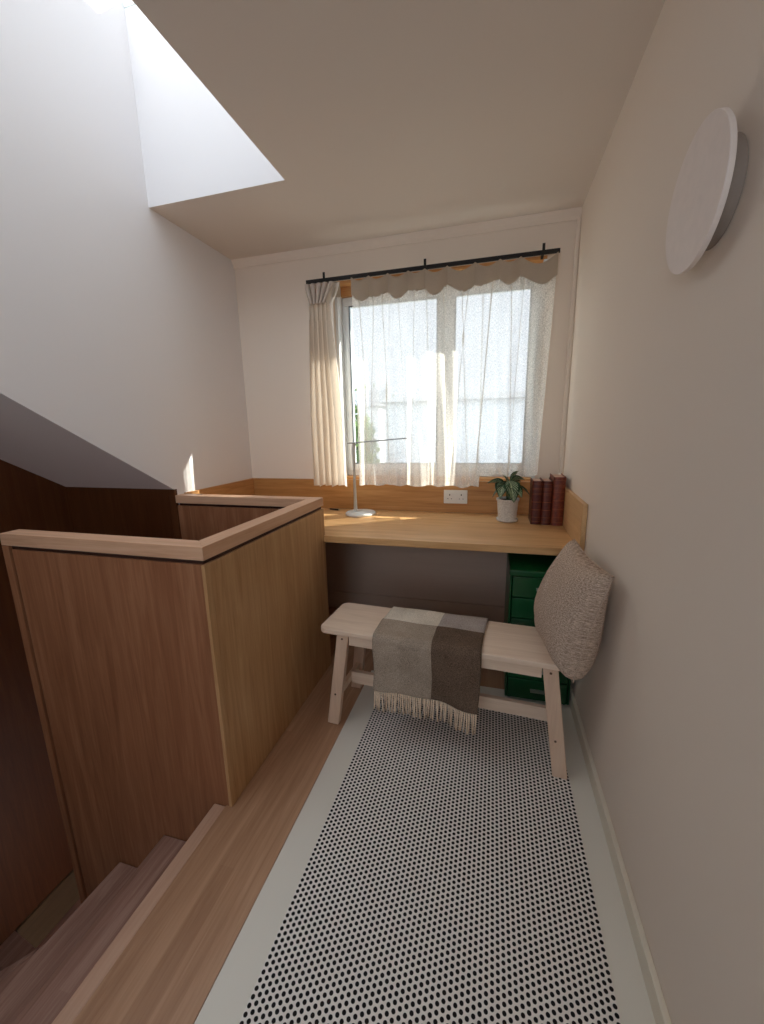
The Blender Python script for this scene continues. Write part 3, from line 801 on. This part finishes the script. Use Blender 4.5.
for i in range(5):                                     # pinch pleats fanned above the gather
    xt_ = -1.122+.180*(i+.3)/4.6; xb_ = -1.090+.085*(i+.3)/4.6
    pp = MB()
    def pf(u, v, xt_=xt_, xb_=xb_):
        zz = 2.122-.112*v; xm = xt_+(xb_-xt_)*v; wd = .015*(1-.45*v)
        a = PI*u
        return (xm-wd*math.cos(a), RY-.040-.020*math.sin(a), zz)
    pp.grid(pf, 10, 8); pp.build('pleat', M_pleat, cl, smooth=True, solid=.0015)
MB().grid(lambda u, v: (-.975+.06*u, RY-.012-.006*math.sin(u*5), 2.132-.085*v), 10, 4).build('header_band', M_header, cl, smooth=True, solid=.0012)

# ================================================================== OUTSIDE
M_grass = fabric('pale_paving', srgb(168, 166, 160), srgb(196, 194, 188), 3, .3)
struct(MB().box(-60, 60, 2.9, 90, -3.3, -3.2).build('ground_outside', M_grass), 'pale paved ground outside below the window', 'ground')
def tree(x, y, zb, ht, r, label, n=1500):
    o = empty('tree', (x, y, zb)); tag(o, label, 'tree', 'garden trees outside')
    MB().tube([(x, y, zb), (x+.05, y, zb+ht*.4), (x, y+.05, zb+ht*.75)], .16, 10, r2=.06).build('trunk', plain('bark', srgb(88, 72, 56), .9, var=.3), o, smooth=True)
    c = MB()
    for i in range(n):
        a = random.uniform(0, 2*PI); s = random.uniform(-1, 1); q = random.random()**.4
        rr = math.sqrt(1-s*s)
        p = Vector((x+r*q*rr*math.cos(a)*(1+.25*math.sin(a*3)), y+r*q*rr*math.sin(a), zb+ht*.62+ht*.40*q*s*(1+.12*math.sin(a*4))))
        d1 = Vector((random.gauss(0, 1), random.gauss(0, 1), random.gauss(0, 1))).normalized()*.14
        d2 = d1.cross(Vector((random.gauss(0, 1), random.gauss(0, 1), random.gauss(0, 1)))).normalized()*.09
        c.face([c.bm.verts.new(p-d1), c.bm.verts.new(p+d2), c.bm.verts.new(p+d1), c.bm.verts.new(p-d2)])
    c.build('crown', fabric('foliage', srgb(44, 74, 36), srgb(122, 150, 84), 2.5, .1), o)
tree(-4.95, 12.6, -3.2, 5.4, 1.1, 'bushy green tree seen in the gap between the curtains', 5000)
tree(-10.2, 31, -3.2, 7.9, 3.0, 'taller distant tree behind the small pale house')
M_render = paint('house_render', srgb(196, 200, 203))
M_roof = plain('slate_roof', srgb(140, 143, 148), .8, var=.1, sc=8)
def house(x0, x1, y0, y1, ze, zr, label, wins):
    hs = empty('neighbouring_house', ((x0+x1)/2, (y0+y1)/2, -3.2)); tag(hs, label, 'house')
    MB().box(x0, x1, y0, y1, -3.2, ze).build('wall', M_render, hs)
    MB().prism([(y0-.3, ze), ((y0+y1)/2, zr), (y1+.3, ze)], x0-.2, x1+.2, axis=0).build('roof', M_roof, hs)
    for x in wins:
        f = MB().box(x-.5, x+.5, y0-.06, y0+.02, ze-3.9, ze-2.6).build('window', M_upvc, hs)
        MB().box(x-.42, x+.42, y0-.08, y0-.06, ze-3.82, ze-2.68).build('pane', plain('dark_glass', srgb(60, 72, 84), .1), f)
house(-3.7, 7, 14, 19, 2.15, 2.55, 'wide pale neighbouring house behind the sheer curtain', (-2.0, .5, 3, 5.4))
house(-8.6, -6.2, 22, 25, 2.5, 3.5, 'small pale house seen beyond the tree through the curtain gap', (-7.4,))
